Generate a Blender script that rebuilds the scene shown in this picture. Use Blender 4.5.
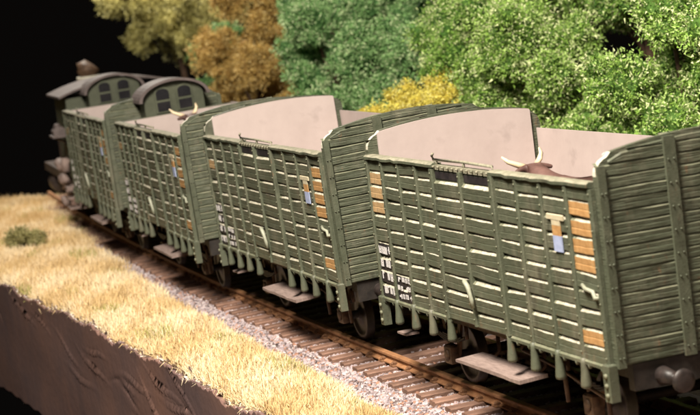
import bpy, math, random
import numpy as np
from mathutils import Matrix, Vector, Euler

random.seed(7); rng = np.random.default_rng(7)
for o in list(bpy.data.objects): bpy.data.objects.remove(o)
scene = bpy.context.scene
COL = scene.collection
# The layout is a miniature: one unit here stands for one metre of the full-size train.

# ------------------------------------------------------------------ camera
cam_data = bpy.data.cameras.new('camera'); cam = bpy.data.objects.new('camera', cam_data); COL.objects.link(cam)
YAW, PITCH, ROLL = -0.32962, 1.45438, -0.12689
M = Matrix.Rotation(YAW, 4, 'Z') @ Matrix.Rotation(PITCH, 4, 'X') @ Matrix.Rotation(ROLL, 4, 'Z')
M.translation = Vector((-10.277, -21.125, 6.3138))
cam.matrix_world = M
cam_data.sensor_width = 36.0
cam_data.lens = 2001.5 / 700 * 36.0
cam_data.clip_start = 0.5; cam_data.clip_end = 400
cam_data.dof.use_dof = True
cam_data.dof.focus_distance = 31.0
cam_data.dof.aperture_fstop = 1.05
scene.camera = cam

# ------------------------------------------------------------------ light: a dark room, one lamp over the layout, two added fills
world = bpy.data.worlds.new('World'); scene.world = world; world.use_nodes = True
bg = world.node_tree.nodes['Background']
bg.inputs[0].default_value = (0.9, 0.75, 0.65, 1); bg.inputs[1].default_value = 0.003

def area(name, loc, target, size, power, col):
    d = bpy.data.lights.new(name, 'AREA'); d.shape = 'RECTANGLE'; d.size = size[0]; d.size_y = size[1]
    d.energy = power; d.color = col
    o = bpy.data.objects.new(name, d); COL.objects.link(o); o.location = loc
    o.rotation_euler = (Vector(target) - Vector(loc)).to_track_quat('-Z', 'Y').to_euler()
    return o
area('ceiling_lamp', (-11.5, -5, 27), (2, 14, 1), (6, 11), 37000, (1.0, 0.92, 0.80))
area('far_fill', (3, 54, 23), (9, 52, 3), (6, 6), 10500, (1.0, 0.92, 0.80))  # added fill, brightens the trees at the far end
area('bounce_fill', (-12, -30, 19), (2, 12, 1), (8, 8), 3000, (1.0, 0.92, 0.82))  # added fill behind the camera, stands in for room bounce

vs = scene.view_settings
vs.view_transform = 'Standard'; vs.look = 'None'; vs.exposure = 0.0; vs.gamma = 1.0; vs.use_curve_mapping = False

# ------------------------------------------------------------------ materials
MATS = {}
def mat(name, c1, c2=None, scale=6.0, rough=0.7, bump=0.0, detail=6.0, spec=0.3, rand=0.0, spots=None, metal=0.0, bscale=None, stretch=None, grime=None):
    m = bpy.data.materials.new(name); m.use_nodes = True; nt = m.node_tree; N = nt.nodes; Lk = nt.links
    b = N['Principled BSDF']; b.inputs['Roughness'].default_value = rough
    b.inputs['Specular IOR Level'].default_value = spec; b.inputs['Metallic'].default_value = metal
    c2 = c2 or c1
    tc = N.new('ShaderNodeTexCoord'); src = tc.outputs['Object']
    if stretch:
        mp = N.new('ShaderNodeMapping'); mp.inputs['Scale'].default_value = stretch
        Lk.new(src, mp.inputs[0]); src = mp.outputs[0]
    nz = N.new('ShaderNodeTexNoise'); nz.inputs['Scale'].default_value = scale; nz.inputs['Detail'].default_value = detail
    nz.inputs['Roughness'].default_value = 0.65
    Lk.new(src, nz.inputs['Vector'])
    cr = N.new('ShaderNodeValToRGB'); cr.color_ramp.elements[0].position = 0.32; cr.color_ramp.elements[1].position = 0.68
    cr.color_ramp.elements[0].color = (*c1, 1); cr.color_ramp.elements[1].color = (*c2, 1)
    Lk.new(nz.outputs[0], cr.inputs[0]); col = cr.outputs[0]
    if spots:
        sc, thr, scol = spots
        n2 = N.new('ShaderNodeTexNoise'); n2.inputs['Scale'].default_value = sc; n2.inputs['Detail'].default_value = 5
        Lk.new(src, n2.inputs['Vector'])
        r2 = N.new('ShaderNodeValToRGB'); r2.color_ramp.elements[0].position = thr; r2.color_ramp.elements[1].position = thr + 0.07
        Lk.new(n2.outputs[0], r2.inputs[0])
        mx = N.new('ShaderNodeMix'); mx.data_type = 'RGBA'; mx.inputs[7].default_value = (*scol, 1)
        Lk.new(r2.outputs[0], mx.inputs[0]); Lk.new(col, mx.inputs[6]); col = mx.outputs[2]
    if rand:
        oi = N.new('ShaderNodeObjectInfo'); mr = N.new('ShaderNodeMapRange')
        mr.inputs[3].default_value = 1 - rand; mr.inputs[4].default_value = 1 + rand
        Lk.new(oi.outputs['Random'], mr.inputs[0])
        hs = N.new('ShaderNodeHueSaturation'); Lk.new(mr.outputs[0], hs.inputs['Value']); Lk.new(col, hs.inputs['Color']); col = hs.outputs[0]
    if grime:                                                  # dust and dirt in patches that run over neighbouring boards
        ge = N.new('ShaderNodeNewGeometry'); mg = N.new('ShaderNodeMapping'); mg.inputs['Scale'].default_value = (1.6, 1.6, 0.55)
        Lk.new(ge.outputs['Position'], mg.inputs[0])
        for sc, thr, wid, amt, gcol in grime:
            ng = N.new('ShaderNodeTexNoise'); ng.inputs['Scale'].default_value = sc; ng.inputs['Detail'].default_value = 7; ng.inputs['Roughness'].default_value = 0.7
            Lk.new(mg.outputs[0], ng.inputs['Vector'])
            rg = N.new('ShaderNodeMapRange'); rg.inputs[1].default_value = thr; rg.inputs[2].default_value = thr + wid; rg.inputs[4].default_value = amt
            Lk.new(ng.outputs[0], rg.inputs[0])
            mx = N.new('ShaderNodeMix'); mx.data_type = 'RGBA'; mx.inputs[7].default_value = (*gcol, 1)
            Lk.new(rg.outputs[0], mx.inputs[0]); Lk.new(col, mx.inputs[6]); col = mx.outputs[2]
    Lk.new(col, b.inputs['Base Color'])
    if bump:
        n3 = N.new('ShaderNodeTexNoise'); n3.inputs['Scale'].default_value = bscale or scale * 3; n3.inputs['Detail'].default_value = 6
        Lk.new(src, n3.inputs['Vector'])
        bp = N.new('ShaderNodeBump'); bp.inputs['Strength'].default_value = bump; bp.inputs['Distance'].default_value = 0.03
        Lk.new(n3.outputs[0], bp.inputs['Height']); Lk.new(bp.outputs[0], b.inputs['Normal'])
    MATS[name] = m
    return m
def plain(name, c, rough=0.8, trans=0.0):
    m = bpy.data.materials.new(name); m.use_nodes = True; b = m.node_tree.nodes['Principled BSDF']
    b.inputs['Base Color'].default_value = (*c, 1); b.inputs['Roughness'].default_value = rough
    b.inputs['Specular IOR Level'].default_value = 0.15
    MATS[name] = m; return m

mat('green', (0.054, 0.061, 0.038), (0.090, 0.096, 0.064), 6, 0.5, 0.22, rand=0.12, spots=(9, 0.66, (0.19, 0.19, 0.125)), bscale=22, stretch=(3, 0.6, 3), grime=((1.1, 0.50, 0.16, 0.60, (0.150, 0.138, 0.098)), (2.3, 0.54, 0.14, 0.65, (0.036, 0.034, 0.024)), (6.0, 0.62, 0.06, 0.6, (0.16, 0.085, 0.045))))
mat('green_post', (0.058, 0.065, 0.041), (0.086, 0.093, 0.063), 6, 0.5, 0.2, rand=0.06, spots=(12, 0.69, (0.19, 0.19, 0.13)), bscale=40, grime=((1.1, 0.50, 0.16, 0.60, (0.150, 0.138, 0.098)), (2.3, 0.54, 0.14, 0.65, (0.036, 0.034, 0.024)), (6.0, 0.62, 0.06, 0.6, (0.16, 0.085, 0.045))))
mat('green_end', (0.050, 0.057, 0.035), (0.084, 0.091, 0.060), 4, 0.5, 0.6, rand=0.12, spots=(5, 0.68, (0.17, 0.175, 0.115)), bscale=7, stretch=(0.7, 0.7, 7), grime=((1.1, 0.50, 0.16, 0.60, (0.150, 0.138, 0.098)), (2.3, 0.54, 0.14, 0.65, (0.036, 0.034, 0.024)), (6.0, 0.62, 0.06, 0.6, (0.16, 0.085, 0.045))))
mat('lit_worn_edge', (0.22, 0.205, 0.15), (0.48, 0.44, 0.35), 7, 0.6, 0.2, spots=(6, 0.64, (0.17, 0.17, 0.11)))  # board chamfers: caught light painted in, along with drybrushed wear
mat('lit_worn_faint', (0.095, 0.10, 0.062), (0.18, 0.178, 0.12), 5, 0.6, 0.2, spots=(6, 0.60, (0.12, 0.13, 0.08)))  # weaker painted highlight with wear: ledges, end-board chamfers, bolt heads
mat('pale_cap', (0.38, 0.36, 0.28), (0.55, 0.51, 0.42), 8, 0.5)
mat('pale_rail', (0.12, 0.118, 0.078), (0.27, 0.245, 0.18), 9, 0.7, 0.2, spots=(5, 0.62, (0.15, 0.15, 0.10)))  # paler tone for the rail's upper faces and the door bar
mat('peach', (0.30, 0.19, 0.085), (0.42, 0.28, 0.15), 8, 0.6, 0.2, spots=(9, 0.60, (0.16, 0.15, 0.09)))
mat('orange', (0.30, 0.155, 0.055), (0.43, 0.25, 0.105), 8, 0.6, 0.2, spots=(9, 0.66, (0.30, 0.22, 0.11)))
mat('lining', (0.365, 0.298, 0.277), (0.415, 0.342, 0.319), 1.4, 0.6, 0.06, bscale=14, spots=(1.6, 0.60, (0.33, 0.27, 0.25)))
mat('black_paint', (0.012, 0.010, 0.012), (0.03, 0.024, 0.024), 8, 0.5, 0.1)
mat('handle_paint', (0.20, 0.21, 0.15), (0.32, 0.32, 0.25), 9, 0.5)
mat('white_paint', (0.55, 0.52, 0.52), (0.75, 0.72, 0.70), 12, 0.6)
mat('cream_paint', (0.38, 0.33, 0.22), (0.50, 0.43, 0.30), 12, 0.6)
mat('blue_paint', (0.24, 0.28, 0.42), (0.34, 0.38, 0.54), 12, 0.6)
mat('chassis', (0.012, 0.010, 0.009), (0.030, 0.024, 0.020), 6, 0.6, 0.2)
mat('iron_brown', (0.032, 0.018, 0.011), (0.125, 0.070, 0.038), 7, 0.6, 0.3)
mat('step_wood', (0.16, 0.115, 0.10), (0.27, 0.20, 0.175), 5, 0.7, 0.3, stretch=(6, 1, 1))
mat('wheel', (0.013, 0.010, 0.009), (0.036, 0.028, 0.024), 8, 0.45, 0.1)
mat('buffer', (0.014, 0.011, 0.010), (0.040, 0.029, 0.026), 8, 0.45, 0.1)
mat('rust', (0.20, 0.092, 0.042), (0.35, 0.175, 0.085), 5, 0.55, 0.4, spots=(14, 0.64, (0.34, 0.20, 0.11)))
mat('sleeper', (0.135, 0.072, 0.050), (0.26, 0.150, 0.108), 4, 0.75, 0.5, rand=0.2, stretch=(1, 5, 5), bscale=20)
mat('chair_iron', (0.10, 0.045, 0.022), (0.20, 0.10, 0.05), 8, 0.6)
mat('stone_grey', (0.27, 0.215, 0.222), (0.39, 0.325, 0.335), 7, 0.85)
mat('stone_pale', (0.40, 0.335, 0.335), (0.50, 0.43, 0.42), 7, 0.85)
mat('stone_dark', (0.11, 0.080, 0.078), (0.19, 0.145, 0.14), 7, 0.85)
mat('stone_rust', (0.27, 0.135, 0.09), (0.36, 0.20, 0.14), 7, 0.85)
mat('ballast_base', (0.17, 0.13, 0.125), (0.30, 0.25, 0.24), 14, 0.9, 0.8, bscale=30)
mat('soil', (0.10, 0.060, 0.035), (0.18, 0.12, 0.07), 3, 0.9, 0.6)
mat('grass_mat', (0.50, 0.37, 0.17), (0.62, 0.48, 0.25), 3, 0.9, 0.8, bscale=20)
plain('straw_a', (0.70, 0.53, 0.30)); plain('straw_b', (0.59, 0.42, 0.205)); plain('straw_c', (0.76, 0.63, 0.42)); plain('straw_green', (0.36, 0.33, 0.11))
mat('fascia', (0.125, 0.085, 0.083), (0.215, 0.118, 0.090), 0.28, 0.34, 0.3, detail=4, bscale=5, spec=0.7)
mat('plaster', (0.50, 0.44, 0.38), (0.66, 0.60, 0.54), 8, 0.7, 0.3)
mat('soil_lip', (0.06, 0.038, 0.03), (0.11, 0.07, 0.055), 5, 0.8, 0.4)
mat('bark', (0.045, 0.026, 0.016), (0.11, 0.065, 0.04), 5, 0.85, 0.6, stretch=(4, 4, 1))
mat('cow_hide', (0.060, 0.028, 0.022), (0.15, 0.082, 0.068), 3, 0.6, 0.1)
mat('horn', (0.52, 0.40, 0.25), (0.64, 0.52, 0.35), 6, 0.4)
mat('loco_green', (0.046, 0.052, 0.033), (0.075, 0.080, 0.052), 3, 0.55, 0.1)
mat('loco_roof', (0.070, 0.054, 0.050), (0.125, 0.098, 0.092), 3, 0.6, 0.1)
mat('loco_dark', (0.030, 0.022, 0.020), (0.075, 0.055, 0.045), 3, 0.5, 0.1)
mat('glass', (0.010, 0.010, 0.012), (0.016, 0.016, 0.018), 3, 0.15, spec=0.5)

# ------------------------------------------------------------------ mesh helpers
class MB:
    def __init__(s): s.v = []; s.f = []; s.mi = []; s.sm = []
    def add(s, vs, fs, mi=0, smooth=False):
        n = len(s.v); s.v += [tuple(v) for v in vs]
        for k, f in enumerate(fs):
            s.f.append([i + n for i in f]); s.mi.append(mi[k] if isinstance(mi, (list, tuple)) else mi); s.sm.append(smooth)
        return s
    def box(s, x0, x1, y0, y1, z0, z1, mi=0, top=None):
        vs = [(x0,y0,z0),(x1,y0,z0),(x1,y1,z0),(x0,y1,z0),(x0,y0,z1),(x1,y0,z1),(x1,y1,z1),(x0,y1,z1)]
        fs = [(3,2,1,0),(4,5,6,7),(0,1,5,4),(1,2,6,5),(2,3,7,6),(3,0,4,7)]
        return s.add(vs, fs, [mi, mi if top is None else top, mi, mi, mi, mi])
    def bbox(s, x0, x1, y0, y1, z0, z1, b=0.01, mi=0, top=None):      # box with a chamfered top edge
        vs = [(x0,y0,z0),(x1,y0,z0),(x1,y1,z0),(x0,y1,z0),(x0,y0,z1-b),(x1,y0,z1-b),(x1,y1,z1-b),(x0,y1,z1-b),
              (x0+b,y0+b,z1),(x1-b,y0+b,z1),(x1-b,y1-b,z1),(x0+b,y1-b,z1)]
        t = mi if top is None else top
        fs = [(3,2,1,0),(8,9,10,11),(0,1,5,4),(1,2,6,5),(2,3,7,6),(3,0,4,7),(4,5,9,8),(5,6,10,9),(6,7,11,10),(7,4,8,11)]
        return s.add(vs, fs, [mi, t, mi, mi, mi, mi, t, t, t, t])
    def tube(s, pts, r, n=8, mi=0, smooth=True):
        pts = [Vector(p) for p in pts]; rs = r if isinstance(r, (list, tuple)) else [r] * len(pts); vs = []; fs = []
        for i, p in enumerate(pts):
            d = (pts[min(i+1, len(pts)-1)] - pts[max(i-1, 0)]).normalized()
            a = d.cross(Vector((0.13, 0.31, 0.94)))
            if a.length < 0.05: a = d.cross(Vector((1, 0, 0)))
            a.normalize(); b = d.cross(a)
            for k in range(n):
                t = 2 * math.pi * k / n; vs.append(p + (a * math.cos(t) + b * math.sin(t)) * rs[i])
        for i in range(len(pts) - 1):
            for k in range(n): fs.append((i*n+k, i*n+(k+1)%n, (i+1)*n+(k+1)%n, (i+1)*n+k))
        fs.append(tuple(range(n-1, -1, -1))); fs.append(tuple(range((len(pts)-1)*n, len(pts)*n)))
        return s.add(vs, fs, mi, smooth)
    def prism(s, prof, y0, y1, axis='y', mi=0, rim=None):              # prof: ccw (a, z) outline, extruded
        n = len(prof)
        f = {'y': lambda a, z, t: (a, t, z), 'x': lambda a, z, t: (t, a, z), 'z': lambda a, z, t: (a, z, t)}[axis]
        vs = [f(a, z, y0) for a, z in prof] + [f(a, z, y1) for a, z in prof]
        fs = [tuple(range(n)), tuple(range(2*n-1, n-1, -1))] + [(i, i+n, (i+1)%n+n, (i+1)%n) for i in range(n)]
        m = [mi, mi] + [(rim[i] if rim else mi) for i in range(n)]
        return s.add(vs, fs, m)
    def mesh(s, name, mats):
        me = bpy.data.meshes.new(name); me.from_pydata(s.v, [], s.f)
        for m in ([mats] if isinstance(mats, str) else mats): me.materials.append(MATS[m])
        me.polygons.foreach_set('material_index', s.mi); me.polygons.foreach_set('use_smooth', s.sm)
        me.update(); return me
    def build(s, name, mats, parent=None): return link(name, s.mesh(name, mats), parent)

def link(name, me, parent=None, loc=None, rot=None, scale=None):
    o = bpy.data.objects.new(name, me); COL.objects.link(o)
    if parent is not None: o.parent = parent
    if loc is not None: o.location = loc
    if rot is not None: o.rotation_euler = rot
    if scale is not None: o.scale = scale
    return o
def tag(o, label=None, cat=None, group=None, kind=None):
    for k, v in (('label', label), ('category', cat), ('group', group), ('kind', kind)):
        if v: o[k] = v
    return o
def empty(name, loc=(0, 0, 0), rot=(0, 0, 0)):
    o = bpy.data.objects.new(name, None); COL.objects.link(o); o.location = loc; o.rotation_euler = rot
    o.empty_display_size = 0.3; return o
def np_mesh(name, verts, faces, mats, mi=None, smooth=False):
    """verts (n,3); faces (m,k) with k fixed"""
    me = bpy.data.meshes.new(name); nv = len(verts); nf, k = faces.shape
    me.vertices.add(nv); me.vertices.foreach_set('co', np.ascontiguousarray(verts, dtype=np.float32).ravel())
    me.loops.add(nf * k); me.loops.foreach_set('vertex_index', np.ascontiguousarray(faces, dtype=np.int32).ravel())
    me.polygons.add(nf); me.polygons.foreach_set('loop_start', np.arange(0, nf * k, k, dtype=np.int32))
    for m in mats: me.materials.append(MATS[m])
    if mi is not None: me.polygons.foreach_set('material_index', np.ascontiguousarray(mi, dtype=np.int32))
    me.polygons.foreach_set('use_smooth', np.full(nf, smooth, dtype=bool))
    me.update(calc_edges=True); me.validate(); return me

# ------------------------------------------------------------------ the line of the track
def px(y): return 1.42 + 0.00106 * max(0.0, y - 6.0) ** 2
def heading(y): return -2 * 0.00106 * max(0.0, y - 6.0)
def cant(y): return float(np.interp(y, [4, 11, 20, 34, 44], [0, -0.034, -0.031, -0.018, 0.0]))
def on_track(y, off, z):
    h = heading(y); r = cant(y); x = off * math.cos(r) + z * math.sin(r); zz = -off * math.sin(r) + z * math.cos(r)
    return (px(y) + x * math.cos(h), y + x * math.sin(h), zz)
def edge_x(y):                                                     # front edge of the layout board
    return float(np.interp(y, [-14, 5, 7, 12, 17, 21, 24, 27, 36, 52], [-1.95, -2.05, -2.12, -2.22, -2.30, -2.38, -2.50, -2.62, -2.8, -2.5]))
def shoulder_x(y):                                                 # where the grass gives way to the ballast
    return float(np.interp(y, [-14, 5, 10, 16, 20, 25, 30, 37, 52], [-0.95, -0.84, -0.66, -0.52, -0.36, -0.06, 0.34, 1.10, 3.1]))

# ------------------------------------------------------------------ ground, fascia board
YA, YB = -14.0, 47.0
m = MB(); n = 80
for i in range(n):
    y0 = YA + (YB - YA) * i / n; y1 = YA + (YB - YA) * (i + 1) / n
    m.add([(edge_x(y0) + 0.05, y0, -0.42), (26, y0, -0.42), (26, y1, -0.42), (edge_x(y1) + 0.05, y1, -0.42)], [(0, 1, 2, 3)])
tag(m.build('ground', 'soil'), kind='structure')

# grassy bank: an uneven sheet, its front lip ragged
ys = np.linspace(YA, YB, 260); us = np.linspace(0, 1, 22)
V = []; F = []
def bump2(x, y): return 0.035 * math.sin(1.7 * x + 0.9 * y) + 0.03 * math.sin(2.3 * y - 1.1 * x) + 0.02 * math.sin(5.1 * y + 3 * x)
def bank_z(x, y):
    e, s_ = edge_x(y), shoulder_x(y); u = (x - e) / (s_ - e)
    return -0.19 + bump2(x, y) - 0.13 * max(0, (u - 0.75) / 0.25) ** 1.5 - 0.05 * max(0, (0.1 - u) / 0.1)
for y in ys:
    e, s_ = edge_x(y), shoulder_x(y) + 0.15
    for u in us:
        x = e + (s_ - e) * u
        V.append((x, y, bank_z(x, y)))
F = [(i*22+j, i*22+j+1, (i+1)*22+j+1, (i+1)*22+j) for i in range(259) for j in range(21)]
tag(MB().add(V, F, 0, True).build('grass_bank', 'grass_mat'), kind='structure')

# fascia: the board at the layout's edge, crumpled paint over it
def wrinkle(y, z):
    w = 0.008 * math.sin(1.1 * y + 2 * z) + 0.005 * math.sin(0.7 * y - 3 * z)
    for (yc, zc, dy, dz, a, wd) in CREASES:
        t = ((y - yc) * dy + (z - zc) * dz); d = abs(-(y - yc) * dz + (z - zc) * dy + 0.05 * math.sin(2.4 * t + yc))
        ln = math.exp(-(t / (0.5 + 0.4 * abs(math.sin(yc * 7)))) ** 2)
        w += a * math.exp(-(d / wd) ** 2) * ln
    return w
CREASES = []
for k in range(28):
    yc = random.uniform(3, 30); zc = -0.35 - abs(random.gauss(0, 0.6)); an = random.gauss(0.10, 0.22)
    CREASES.append((yc, zc, math.cos(an), math.sin(an), random.uniform(0.028, 0.055) * random.choice((1, 1, -0.5)), random.uniform(0.018, 0.032)))
ny, nz = 800, 64; V = []
fys = np.concatenate([np.linspace(-4, 5.9, 40), np.linspace(6, 31, 700), np.linspace(31.3, YB, 60)])
lipr = np.convolve(rng.normal(0, 0.022, 804), [0.25, 0.5, 0.25], 'same')
for i in range(ny):
    y = float(fys[i])
    topz = -0.17 + bump2(edge_x(y), y) + 0.03 * math.sin(4.1 * y) * math.sin(1.7 * y + 1) + 0.012 * math.sin(17 * y + 3 * math.sin(2.3 * y)) + lipr[i] - 0.03
    bot = float(np.interp(y, [-4, 14, 22, 25, 29, 33, 50], [-4.0, -3.5, -3.2, -3.04, -3.06, -3.3, -3.3])) + 0.02 * math.sin(6 * y)
    for j in range(nz):
        t = j / (nz - 1); z = topz + (bot - topz) * t ** 1.25
        V.append((edge_x(y) - 0.03 - wrinkle(y, z), y, z))
F = [(i*nz+j, i*nz+j+1, (i+1)*nz+j+1, (i+1)*nz+j) for i in range(ny - 1) for j in range(nz - 1)]
fo = MB().add(V, F, 0, True).build('fascia_board', 'fascia')
sd = fo.modifiers.new('thick', 'SOLIDIFY'); sd.thickness = 0.12; sd.offset = 1 if False else -1
tag(fo, 'dark purple-brown crumpled board along the front edge of the layout', 'fascia')
# torn flakes of pale plaster sticking out under the grass edge
m = MB()
for k in range(420):
    y = random.uniform(4, 27); z = -0.20 + bump2(edge_x(y), y) + random.gauss(-0.04, 0.05); x = edge_x(y) - random.uniform(0.03, 0.10)
    a = random.gauss(0, 0.5); l = random.uniform(0.04, 0.20) * random.choice((0.6, 1, 1)); w = random.uniform(0.012, 0.04)
    c, s_ = math.cos(a) * l, math.sin(a) * l
    P = [(x, y - c, z - s_), (x - 0.03, y, z + w * 0.4), (x, y + c, z + s_), (x + 0.01, y + c * 0.3, z - w), (x + 0.05, y, z)]
    m.add(P, [(0, 3, 1), (3, 2, 1), (0, 1, 4), (1, 2, 4), (0, 4, 3), (3, 4, 2)], random.choice((0, 1, 1)))
fl = m.build('plaster_flakes', ['plaster', 'soil_lip'], fo); fl['kind'] = 'stuff'

# ------------------------------------------------------------------ ballast
m = MB(); n = 110
for i in range(n):
    y0 = YA + (YB - YA) * i / n; y1 = YA + (YB - YA) * (i + 1) / n
    for (a, za, b, zb) in ((-2.5, -0.42, -1.75, -0.27), (-1.75, -0.27, -1.45, -0.27), (-1.45, -0.27, 1.45, -0.27), (1.45, -0.27, 1.95, -0.40)):
        m.add([on_track(y0, a, za), on_track(y0, b, zb), on_track(y1, b, zb), on_track(y1, a, za)], [(0, 1, 2, 3)])
tag(m.build('ballast_bed', 'ballast_base'), kind='structure')
N_ST = 62000
yy = YA + 8 + (YB - YA - 8) * rng.random(N_ST) ** 1.25; off = np.where(rng.random(N_ST) < 0.72, -0.5 - 2.0 * rng.random(N_ST), -0.5 + 1.9 * rng.random(N_ST))
base = np.array([(-1,-1,-1),(1,-1,-1),(1,1,-1),(-1,1,-1),(-1,-1,1),(1,-1,1),(1,1,1),(-1,1,1)], float) * 0.6
bf = np.array([(3,2,1,0),(4,5,6,7),(0,1,5,4),(1,2,6,5),(2,3,7,6),(3,0,4,7)])
cen = np.array([on_track(float(a), float(b), -0.262 - 0.2 * max(0.0, -b - 1.75)) for a, b in zip(yy, off)])
keep = np.array([c[0] > shoulder_x(c[1]) - 0.1 for c in cen]); cen = cen[keep]; ns = len(cen)
sz = 0.024 + 0.024 * rng.random((ns, 1, 1))
q = rng.normal(size=(ns, 3, 3)); Q, _ = np.linalg.qr(q)
pv = (base[None] * (0.65 + 0.7 * rng.random((ns, 8, 3)))) @ Q * sz + cen[:, None] + np.array([0, 0, 0.02])
ff = (bf[None] + 8 * np.arange(ns)[:, None, None]).reshape(-1, 4)
mi = np.repeat(rng.choice(4, ns, p=[0.46, 0.20, 0.20, 0.14]), 6)
tag(link('ballast_stones', np_mesh('ballast_stones', pv.reshape(-1, 3), ff, ['stone_grey', 'stone_pale', 'stone_dark', 'stone_rust'], mi)),
    'grey and mauve crushed stone ballast beside and between the sleepers', 'ballast', kind='stuff')

# ------------------------------------------------------------------ track
def rail_mesh(off, y0, y1, fx=on_track, step=0.5):
    prof = [(-0.10, -0.15), (0.10, -0.15), (0.10, -0.132), (0.026, -0.11), (0.022, -0.055), (0.055, -0.042), (0.055, -0.010), (0.044, 0.0), (-0.044, 0.0),
            (-0.055, -0.010), (-0.055, -0.042), (-0.022, -0.055), (-0.026, -0.11), (-0.10, -0.132)]
    n = len(prof); k = int((y1 - y0) / step) + 1; V = []; F = []
    for i in range(k):
        y = y0 + (y1 - y0) * i / (k - 1)
        for a, z in prof: V.append(fx(y, off + a, z))
    for i in range(k - 1):
        for j in range(n): F.append((i*n+j, i*n+(j+1)%n, (i+1)*n+(j+1)%n, (i+1)*n+j))
    return MB().add(V, F)
def sleeper_mesh(half):
    m = MB(); V = []; F = []; xs = [-half, -half * 0.6, -0.2, 0.3, half * 0.55, half]
    for i, x in enumerate(xs):
        w = 0.125 + random.uniform(-0.012, 0.012); t = -0.155 + random.uniform(-0.008, 0.004)
        for y, z in ((-w, -0.30), (w, -0.30), (w, t - 0.02), (w - 0.02, t), (-w + 0.02, t), (-w, t - 0.02)): V.append((x, y, z))
    for i in range(len(xs) - 1):
        for k in range(6): F.append((i*6+k, i*6+(k+1)%6, (i+1)*6+(k+1)%6, (i+1)*6+k))
    F.append((5,4,3,2,1,0)); e = (len(xs)-1)*6; F.append(tuple(range(e, e+6)))
    return m.add(V, F).mesh('sleeper', 'sleeper')
def chair_mesh():
    m = MB(); m.bbox(-0.15, 0.15, -0.09, 0.09, -0.16, -0.125, 0.012)
    for s_ in (-1, 1):
        m.bbox(s_*0.085-0.028, s_*0.085+0.028, -0.05, 0.05, -0.13, -0.075, 0.015)
        m.tube([(s_*0.125, 0, -0.14), (s_*0.125, 0, -0.09)], 0.02, 6)
    return m.mesh('rail_chair', 'chair_iron')
SL = [sleeper_mesh(1.36) for _ in range(4)]; CH = chair_mesh()
def make_track(label, fx, y0, y1, sl_y0, chairs, pos):
    t = empty('railway_track', fx((y0 + y1) / 2, 0, -0.3)); loc = t.location.copy()
    for s_ in (-0.75, 0.75):
        o = rail_mesh(s_, y0, y1, fx).build('rail', 'rust', t); o.location = -loc
    y = sl_y0; k = 0
    while y < y1:
        p = fx(y, random.uniform(-0.03, 0.03), 0)
        s = link('sleeper', SL[k % 4], t, Vector(p) - loc, (0, cant(y) if fx is on_track else 0, heading(y) + random.gauss(0, 0.012)))
        if chairs and y < 30:
            for c in ((-0.75, 0.75) if y < 14 else (-0.75,)): link('rail_chair', CH, s, (c, 0, 0))
        y += 0.60; k += 1
    return tag(t, label, 'track')
make_track('rusty track under the train, sleepers showing beside the ballast', on_track, -12, 49, -2.0, True, 0)

# ------------------------------------------------------------------ static grass
def blades(n, ylo, yhi, pw, hmin, hmax, wid, xfun=None):
    y = ylo + (yhi - ylo) * rng.random(n) ** pw
    e = np.array([edge_x(a) for a in y]); s_ = np.array([shoulder_x(a) for a in y]); u = rng.random(n)
    u = np.where(rng.random(n) < 0.10, rng.normal(1.03, 0.05, n), u); u = np.where(rng.random(n) < 0.06, rng.normal(0.0, 0.015, n), u)
    x = e + (s_ - e) * u
    z = np.array([bank_z(a, b) for a, b in zip(x, y)]) - 0.02
    return np.stack([x, y, z], 1)
def blade_geo(P, hmin, hmax, wid, lean):
    n = len(P); h = hmin + (hmax - hmin) * rng.random(n); an = rng.random(n) * 2 * np.pi
    ld = rng.random(n) * 2 * np.pi; la = np.abs(rng.normal(0, lean, n))
    side = np.stack([np.cos(an), np.sin(an), 0 * an], 1) * (wid * (0.7 + 0.6 * rng.random(n)))[:, None]
    d1 = np.stack([np.cos(ld) * np.sin(la * 0.5), np.sin(ld) * np.sin(la * 0.5), np.cos(la * 0.5)], 1)
    d2 = np.stack([np.cos(ld) * np.sin(la * 1.4), np.sin(ld) * np.sin(la * 1.4), np.cos(la * 1.4)], 1)
    a = P - side; b = P + side; mp = P + d1 * (h * 0.55)[:, None]; t = mp + d2 * (h * 0.45)[:, None]
    V = np.stack([a, b, mp + side * 0.8, mp - side * 0.8, t + side * 0.15, t - side * 0.15], 1)
    F = (np.array([(0, 1, 2, 3), (3, 2, 4, 5)])[None] + 6 * np.arange(n)[:, None, None]).reshape(-1, 4)
    return V.reshape(-1, 3), F
NB = 190000
P = blades(NB, 3.0, 50, 1.35, 0, 0, 0)
gn = np.sin(P[:, 0] * 2.1 + P[:, 1] * 0.9) * np.sin(P[:, 1] * 0.63 + 1.2) + 0.5 * np.sin(P[:, 1] * 1.7 - P[:, 0] * 3)
tone = np.sin(P[:, 0] * 3.3 - P[:, 1] * 1.9) + np.sin(P[:, 1] * 0.8 + P[:, 0] * 1.3 + 2) + rng.normal(0, 0.9, NB); mi = np.where(tone > 0.75, 2, np.where(tone < -0.75, 1, 0))
mi = np.where((gn > 0.85) & (rng.random(NB) < 0.42), 3, mi)
V, F = blade_geo(P, 0.07, 0.30, 0.0105, 0.9)
tag(link('dry_grass', np_mesh('dry_grass', V, F, ['straw_a', 'straw_b', 'straw_c', 'straw_green'], np.repeat(mi, 2))),
    'straw yellow dry grass covering the bank in front of the track', 'grass', kind='stuff')

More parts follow.
